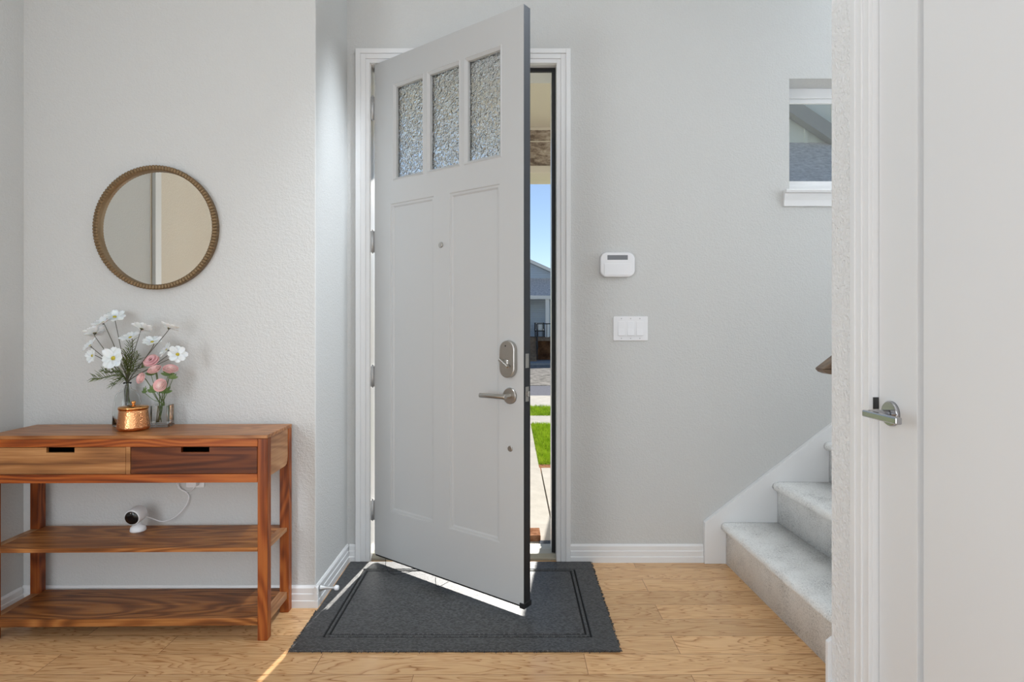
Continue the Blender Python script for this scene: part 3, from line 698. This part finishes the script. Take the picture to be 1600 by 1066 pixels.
mouthS = Vector((-1.416, 2.372, ZT + .088))
def ranunculus(c, n, R, label, mat, seed, flat=.8, openf=0):
    rnd = random.Random(seed); c = Vector(c); M = frame_from(n).to_4x4()
    t = empty('pink_flower', c); tag(t, label, 'flower', 'pink ranunculus in the square vase')
    m = MB(); m.T = M
    layers = 5 if not openf else 4
    for L_ in range(layers):
        f = L_ / (layers - 1); r0 = R * (.16 + .84 * f); NP = 3 + L_ // 2 + (1 if L_ > 4 else 0)
        for k in range(NP):
            a0 = 2 * PI * (k + .37 * L_ + rnd.uniform(-.1, .1)) / NP; span = 2 * PI / NP * .72
            ids = []
            for i in range(6):
                s = i / 5; row = []
                for j in range(7):
                    q = (j - 3) / 3; a = a0 + q * span
                    # cup shape: from the base outwards and back in
                    ang = s * (1.75 - .62 * f - openf * .45 * f); rr = r0 * (math.sin(ang) if openf == 0 else math.sin(ang) * (1 + .2 * s * f)) * (1 + .02 * q)
                    z = flat * r0 * (1 - math.cos(ang)) * (1.05 - .1 * q * q) - flat * R * .9 * f * .5 - R * .1 + (1 - f) * R * .22
                    row.append(m.vert((rr * math.cos(a), rr * math.sin(a), z)))
                ids.append(row)
            for i in range(5):
                for j in range(6): m.face((ids[i][j], ids[i][j+1], ids[i+1][j+1], ids[i+1][j]), 1 if i == 4 else 0, True)
    h = m.build('petals', [mat, PINKE], t, recalc=False); sd = h.modifiers.new('s', 'SOLIDIFY'); sd.thickness = .0006
    if openf:
        m = MB(); m.T = M; m.lathe([(R*.12, 0), (R*.14, R*.1), (R*.05, R*.2)], (0, 0, 0), 12); m.build('centre', plain('dark_centre', (110, 60, 60), .7), t)
    nn = Vector(n).normalized(); mo = mouthS - c
    pts = smooth_curve([-nn * R * .4, -nn * (R * .9), mo * .6 - nn * .008, mo + Vector((rnd.uniform(-.01, .01), rnd.uniform(-.008, .008), 0)), mo + Vector((rnd.uniform(-.014, .014), rnd.uniform(-.01, .01), -.07))], 6)
    MB().tube(pts, .0018, 7).build('stem', STEM, t)
    return t
ranunculus(at(235, 562, 2.36), (-.05, -.75, .75), .040, 'open rose-pink flower highest of the pink ones', DEEPPINK, 1, .55, 1)
ranunculus(at(241, 577, 2.33), (-.1, -.6, .9), .029, 'pale pink flower in the middle of the pink cluster', PINK, 2)
ranunculus(at(266.5, 576, 2.33), (.35, -.5, .9), .031, 'pink flower at the right side of the cluster', PINK, 3, .7)
ranunculus(at(219.5, 591, 2.31), (-.45, -.85, .35), .025, 'small tight pink bud above the copper pot', PINK, 4, .9)
ranunculus(at(249.8, 602, 2.30), (.05, -1, .25), .029, 'lowest pink flower facing forward over the square vase', PINK, 5, .85)

# feathery foliage of the white flowers
def feather(tip, label, seed, n=16, spread=.05):
    rnd = random.Random(seed); tip = Vector(tip); mo = Vector(mouthB); t = MB()
    c1 = mo + Vector((0, 0, .03)) + (tip - mo) * .25
    main = smooth_curve([mo + Vector((rnd.uniform(-.008, .008), 0, -.08)), mo, c1, mo + (tip - mo) * .65 + Vector((0, 0, .008)), tip], 7)
    t.tube(main, [.0017 - .0013 * i / (len(main) - 1) for i in range(len(main))], 6)
    n = int(n * 1.7)
    for k in range(n):
        f = .38 + .6 * k / n; p = main[int(f * (len(main) - 1))]; d = (tip - mo).normalized()
        sidev = d.cross(Vector((rnd.uniform(-.6, .6), -1, rnd.uniform(-.6, .6)))).normalized() * (1 if k % 2 else -1)
        L_ = spread * (1.15 - .7 * f) * rnd.uniform(.7, 1.2)
        q = p + (d * .8 + sidev * .6 + Vector((0, rnd.uniform(-.4, .3), 0))) * L_
        t.tube([p, (p + q) / 2 + Vector((0, 0, .003)), q], [.0009, .0012, .0004], 5)
    o = t.build('leafy_sprig', FERN); tag(o, label, 'foliage'); return o
feather(at(205, 533, 2.34), 'tall upright feathery green sprig in the middle of the bouquet', 1, 26, .06)
feather(at(196, 548, 2.31), 'short feathery sprig right behind the large white flower', 2, 22, .055)
feather(at(217, 552, 2.34), 'feathery sprig leaning right toward the pink flowers', 3, 22, .055)
feather(at(228, 568, 2.37), 'low feathery sprig reaching right behind the pink buds', 4, 16, .045)
feather(at(142, 591, 2.31), 'longest feathery sprig drooping far to the left', 5, 20, .06)
feather(at(172, 604, 2.30), 'short feathery sprig drooping low on the left', 6, 16, .045)
feather(at(158, 578, 2.35), 'feathery sprig under the left white flowers', 7, 16, .045)
# lobed leaves of the pink flowers
def lobed(c, tilt, R, label, seed):
    rnd = random.Random(seed); c = Vector(c); t = MB(); M = frame_from(tilt).to_4x4(); M.translation = c; t.T = M
    for k in range(5):
        a = -PI/2 + (k - 2) * .62 + rnd.uniform(-.1, .1); L_ = R * (1 - .12 * abs(k - 2)); rows = []
        for i in range(6):
            s = i / 5; w_ = R * .17 * math.sin(PI * (.12 + .8 * s)) ; z = .12 * R * math.sin(s * 2.5)
            rows.append([t.vert((L_ * s * math.cos(a) - q * w_ * math.sin(a), L_ * s * math.sin(a) + q * w_ * math.cos(a), z - .04 * R * abs(q))) for q in (-1, 0, 1)])
        for i in range(5):
            for j in range(2): t.face((rows[i][j], rows[i][j+1], rows[i+1][j+1], rows[i+1][j]), 0, True)
    t.T = None; t.tube(smooth_curve([c, (c + mouthS) / 2 + Vector((0, 0, -.004)), mouthS + Vector((rnd.uniform(-.01, .01), 0, 0)), mouthS + Vector((0, 0, -.06))], 5), .0012, 6)
    o = t.build('green_leaf', LEAF, recalc=False); tag(o, label, 'leaf'); return o
lobed(at(238, 613, 2.32), (-.3, -1, .3), .036, 'lobed green leaf left above the square vase rim', 1)
lobed(at(226, 614, 2.33), (-.6, -1, .2), .028, 'small lobed green leaf low on the left, just above the copper pot lid', 2)
lobed(at(258, 614, 2.32), (.4, -1, .3), .034, 'lobed green leaf right above the square vase rim', 3)
lobed(at(262, 587, 2.35), (.7, -1, .4), .034, 'lobed green leaf under the right pink flower', 4)
lobed(at(236, 586, 2.35), (0, -1, .5), .032, 'lobed green leaf in the middle of the pink cluster', 5)
lobed(at(270, 592, 2.34), (.8, -.8, .1), .026, 'small lobed green leaf at the far right of the bouquet', 6)

# ------------------------------------------------------------------ small camera, cord, outlet
ZS = .3475
cp = at(215, 828, 2.355); cp.z = ZS
sc = tag(empty('security_camera', cp, math.radians(0)), 'small white security camera with black round face on the middle shelf', 'camera')
m = MB(); m.T = Matrix.Translation((.002, 0, 0)) @ Matrix.Rotation(math.radians(0), 4, 'Y'); m.lathe([(.028, 0), (.029, .004), (.027, .016), (.020, .022), (.010, .026), (.007, .034)], (0, 0, 0), 36); m.build('stand', WHITEP, sc)
m = MB(); m.T = Matrix.Translation((-.002, -.004, .066)) @ Matrix.Rotation(math.radians(8), 4, 'X')
m.lathe([(.0285, -.030), (.0305, -.027), (.0315, -.015), (.031, .015), (.027, .026), (.018, .033), (.004, .036)], (0, 0, 0), 40, axis='y'); hd = m.build('head', WHITEP, sc)
m = MB(); m.T = Matrix.Translation((-.002, -.004, .066)) @ Matrix.Rotation(math.radians(8), 4, 'X'); m.lathe([(.027, -.0295), (.026, -.0325), (.01, -.0335)], (0, 0, 0), 40, axis='y'); m.build('lens_face', BLK, hd)
m = MB(); m.T = Matrix.Translation((-.002, -.004, .066)) @ Matrix.Rotation(math.radians(8), 4, 'X'); m.lathe([(.0015, -.033), (.0015, -.0345)], (0, 0, .021), 10, axis='y'); m.build('status_light', WHITEP, hd)
pts = [Vector(cp) + Vector((.018, .022, .050)), at(236, 810, 2.40), at(255, 815, 2.42), at(275, 807, 2.425), at(290, 791, 2.43), at(295, 776, 2.435), at(289, 768, 2.436), at(279, 762, 2.436), at(277, 750, 2.437), at(284, 740, 2.437), at(296, 739, 2.437), at(306, 748, 2.437), at(305, 760, 2.437), at(295, 768, 2.437), at(284, 766, 2.437), at(279, 755, 2.434), at(288, 744, 2.434), at(304, 742, 2.436)]
o = tag(MB().tube(smooth_curve(pts, 8), .0021, 8).build('power_cord', WHITEP), 'thin white cord looping from the security camera up to the outlet', 'cord')
ol = tag(empty('wall_outlet', (at(306, 737, 2.445).x, 2.445, .56)), 'white wall outlet behind the console table with the cord plugged in', 'outlet')
oz = 0
MB().prism(rrect(.076, .124, .004), lambda p, t: (p[0], t, p[1]), -.0005, -.006).build('plate', WHITEP, ol, bevel=.002)
MB().box(-.018, .018, -.030, -.006, -.052, -.014).build('plug', WHITEP, ol, bevel=.004, seg=3)

# ------------------------------------------------------------------ outside: porch, ground
def ground(name, prof, x0, x1, mat, thick=.1):
    n = len(prof); m = MB(); m.prism([(y, z) for y, z in prof] + [(prof[-1][0], prof[-1][1] - thick), (prof[0][0], prof[0][1] - thick)], lambda p, t: (t, p[0], p[1]), x0, x1)
    return structure(m.build(name, mat))
ground('porch_floor', [(3.10, -.022), (4.95, -.026)], -3, .236, CONC, .25)
ground('porch_floor', [(3.10, -.022), (4.95, -.026)], .246, 2.6, CONC, .25)
ground('entry_walk', [(4.95, -.14), (5.6, -.14), (7.9, -.145)], -1.6, .25, CONC)
ground('lawn', [(5.55, -.145), (7.9, -.15)], .25, 14, LAWN); ground('lawn', [(4.95, -.15), (7.9, -.15)], -14, -1.6, LAWN)
ground('planting_bed', [(4.95, -.14), (5.55, -.14)], .25, 14, BROWNP)
ground('sidewalk', [(7.9, -.145), (8.62, -.145)], -30, 30, CONC)
ground('lawn', [(8.62, -.15), (9.7, -.16)], -30, 30, LAWN)
ground('kerb_apron', [(9.7, -.165), (11.5, -.19)], -30, 30, CONC)
ground('street', [(11.5, -.2), (14.5, -.3)], -30, 30, ASPH)
ground('gravel_yard', [(14.5, -.29), (31, -.93), (36, -1.22)], -30, 30, GRAV)
ground('kerb', [(36, -1.10), (36.6, -1.10)], -30, 30, CONC2, .2)
ground('far_yard', [(36.6, -1.13), (90, -1.2)], -60, 60, CONC2)
m = MB(); rnd = random.Random(5)
def blades(x0, x1, y0, y1, n, z):
    for k in range(n):
        x, y, a, h = rnd.uniform(x0, x1), rnd.uniform(y0, y1), rnd.uniform(0, 6.3), rnd.uniform(.025, .055); dx, dy = math.cos(a) * .004, math.sin(a) * .004; bx, by = rnd.uniform(-.02, .02), rnd.uniform(-.02, .02)
        i = [m.vert((x - dx, y - dy, z)), m.vert((x + dx, y + dy, z)), m.vert((x + bx, y + by, z + h))]; m.face(i)
blades(.26, 1.6, 5.57, 7.88, 16000, -.147); blades(.3, 2.2, 8.64, 9.68, 5000, -.155)
tag(m.build('grass', GRASS, recalc=False), 'short bright green grass beyond the porch and path', 'grass', kind='stuff')
structure(MB().box(-3, 1.2, YE + .02, 5.6, 2.93, 3.0).build('porch_ceiling', TAN))
structure(MB().box(-.05, 1.2, 5.20, 5.56, 2.585, 2.93).build('porch_beam', STONE))
m = MB().box(-.08, 1.2, 5.17, 5.59, 2.52, 2.585); m.box(-.06, 1.2, 5.185, 5.20, 2.905, 2.93); m.box(-.06, 1.2, 5.19, 5.20, 2.80, 2.81); structure(m.build('beam_trim', TAN, bevel=.006))
structure(MB().box(-3.1, 1.25, 3.085, 5.65, 3.0, 3.3).build('porch_roof', SHING2))
pc = tag(empty('porch_column', (.632, 5.38, 0)), 'porch column standing outside right of the doorway', 'column')
MB().box(-.135, .135, -.13, .13, -.14, .9).build('stone_base', STONE, pc, bevel=.01)
MB().box(-.145, .17, -.15, .15, .9, .96).build('cap', CONC2, pc, bevel=.01)
MB().box(-.145, .145, -.1, .1, .96, 2.519).build('shaft', HTRIM, pc, bevel=.01)
tag(MB().box(.085, .158, 3.24, 3.37, -.0215, .012).build('paver', BROWNP, bevel=.004), 'brown paver lying on the porch just outside the door', 'paver')
tag(MB().box(.150, .60, 3.15, 3.235, -.0215, -.012).build('porch_mat', MATG), 'grey mat corner on the porch beside the brown paver', 'mat')

# house across the street
hs = tag(empty('neighbour_house', (0, 40, -1.15)), 'blue-grey house with gabled roof and raised porch across the street', 'house')
g = MB()   # main wall with gable
def hz(y): return H + (HY - y) * 40 / F + 1.15
gx = 1.22; gz = hz(404); sl_ = .45
xl, xr = -7.0, 8.5; apx = -.6; apz = gz + (gx - apx) * sl_
pr = [(xl, 0), (xr, 0), (xr, apz - (xr - apx) * sl_), (apx, apz), (xl, apz - (apx - xl) * sl_)]
g.prism(pr, lambda p, t: (p[0], t, p[1]), 2.6, 9); g.build('siding', SIDING, hs)
m = MB()
for s in (-1, 1):
    xe = xr + .5 if s > 0 else xl - .5; ze = apz - abs(xe - apx) * sl_
    m.prism([(apx, apz + .02), (xe, ze + .02), (xe, ze + .24), (apx, apz + .24)], lambda p, t: (p[0], t, p[1]), 2.2, 9.4)
m.build('roof', SHING, hs)
m = MB()
for s in (-1, 1):
    xe = xr + .5 if s > 0 else xl - .5; ze = apz - abs(xe - apx) * sl_
    m.prism([(apx, apz - .02), (xe, ze - .02), (xe, ze + .20), (apx, apz + .20)], lambda p, t: (p[0], t, p[1]), 2.1, 2.2)
m.build('rake_or_shadow_board', HTRIM, hs)
zp0, zp1 = hz(463), hz(431); zd = hz(527)
m = MB().prism([(0, zp0), (2.62, zp1 + .05), (2.62, zp1 - .1), (0, zp0 - .1)], lambda p, t: (t, p[0], p[1]), xl - .3, xr + .3); m.build('porch_roof', SHING, hs)
MB().box(xl - .3, xr + .3, -.06, .12, hz(467.5), hz(462)).build('fascia', HTRIM, hs)
MB().box(xl, .95, 0, 2.6, zd - .26, zd).box(.95 + 0, xr, 0, 2.6, zd - .26, zd).build('porch_deck', DECKW, hs)
for cx in (-5.5, -2, 2.42, 6.5): MB().box(cx - .13, cx + .13, .05, .31, zd, hz(467.5)).build('porch_post', HTRIM, hs)
MB().box(1.7, xr, .4, .5, 0, zd - .26).build('underfloor_board', speck('bare_wood', [(.35, (78, 52, 38)), (.7, (140, 100, 70))], 2), hs)
for cx, cw in ((-5, 1.6), (4.5, 1.8)):
    f = MB().box(cx, cx + cw, 2.54, 2.6, zd + .8, zd + 2.1).build('window_frame', HTRIM, hs); MB().box(cx + .1, cx + cw - .1, 2.52, 2.54, zd + .9, zd + 2.0).build('pane', BLK, f)
for k in range(7): MB().box(.3, 1.62, -1.5 + k*.22, -1.28 + k*.22 + .02, 0, zd * (k + .6) / 7).build('porch_step', DECKW, hs)
m = MB(); m.tube([(1.68, -1.5, .9), (1.68, .02, zd + .9)], .04, 6)
for k in range(8): m.box(1.66, 1.70, -1.5 + k*.2, -1.46 + k*.2, 0.1 + zd * k / 8, .9 + zd * k / 8 + .02)
m.build('stair_rail', plain('dark_rail', (60, 56, 56), .7), hs)
m = MB(); m.box(1.7, xr, .02, .08, zd + .88, zd + .95)
for k in range(22): m.box(1.75 + k*.3, 1.79 + k*.3, .03, .07, zd, zd + .88)
m.build('porch_railing', plain('dark_rail2', (70, 66, 66), .7), hs)
ch = tag(empty('porch_chair', (1.95, 41.5, zd - 1.15)), 'chair with a pale cushion on the porch across the street', 'chair')
m = MB().box(-.35, .35, -.35, .35, .38, .44).box(-.35, .35, .3, .36, .4, 1.0)
m.build('frame', plain('dark_chair', (56, 50, 48), .7), ch)
for sx in (-.33, .28):
    for sy in (-.33, .28): MB().box(sx, sx + .05, sy, sy + .05, 0, .38).build('leg', plain('dark_chair_leg', (56, 50, 48), .7), ch)
MB().box(-.28, .28, -.3, .28, .44, .56).box(-.26, .26, .16, .29, .56, .98).build('cushion', HTRIM, ch, bevel=.03)

# projecting wing seen through the upper window
wg = tag(empty('house_wing', (4.4, 8.0, 0)), 'grey shingled lower roof and sage board wall seen through the upper window', 'house')
m = MB().prism([(-.6, 2.9), (1.2, 4.05), (1.2, 3.95), (-.6, 2.8)], lambda p, t: (t, p[0], p[1]), -1.6, 3.5); m.build('roof', SHING2, wg)
MB().box(-1.6, 3.5, 1.2, 1.3, 2.0, 8.0).build('board_wall', BATTEN, wg)
for k in range(9): MB().box(-1.5 + k*.42, -1.455 + k*.42, 1.17, 1.2, 4.0, 8.0).build('batten', BATTEN, wg)
MB().prism([(-.35, 4.85), (1.3, 3.75), (1.3, 3.5), (-.35, 4.6)], lambda p, t: (p[0], t, p[1]), 1.0, 1.16).build('rake_or_shadow_board', plain('wing_shadow_tone', (176, 174, 164), .8), wg)  # diagonal board added to stand in for a shadow across the wall
MB().box(-1.6, 3.5, -.66, -.6, 2.70, 2.92).build('fascia', HTRIM, wg)
MB().box(-1.55, 3.4, -.4, 1.2, -.3, 2.8).build('wall', BATTEN, wg)
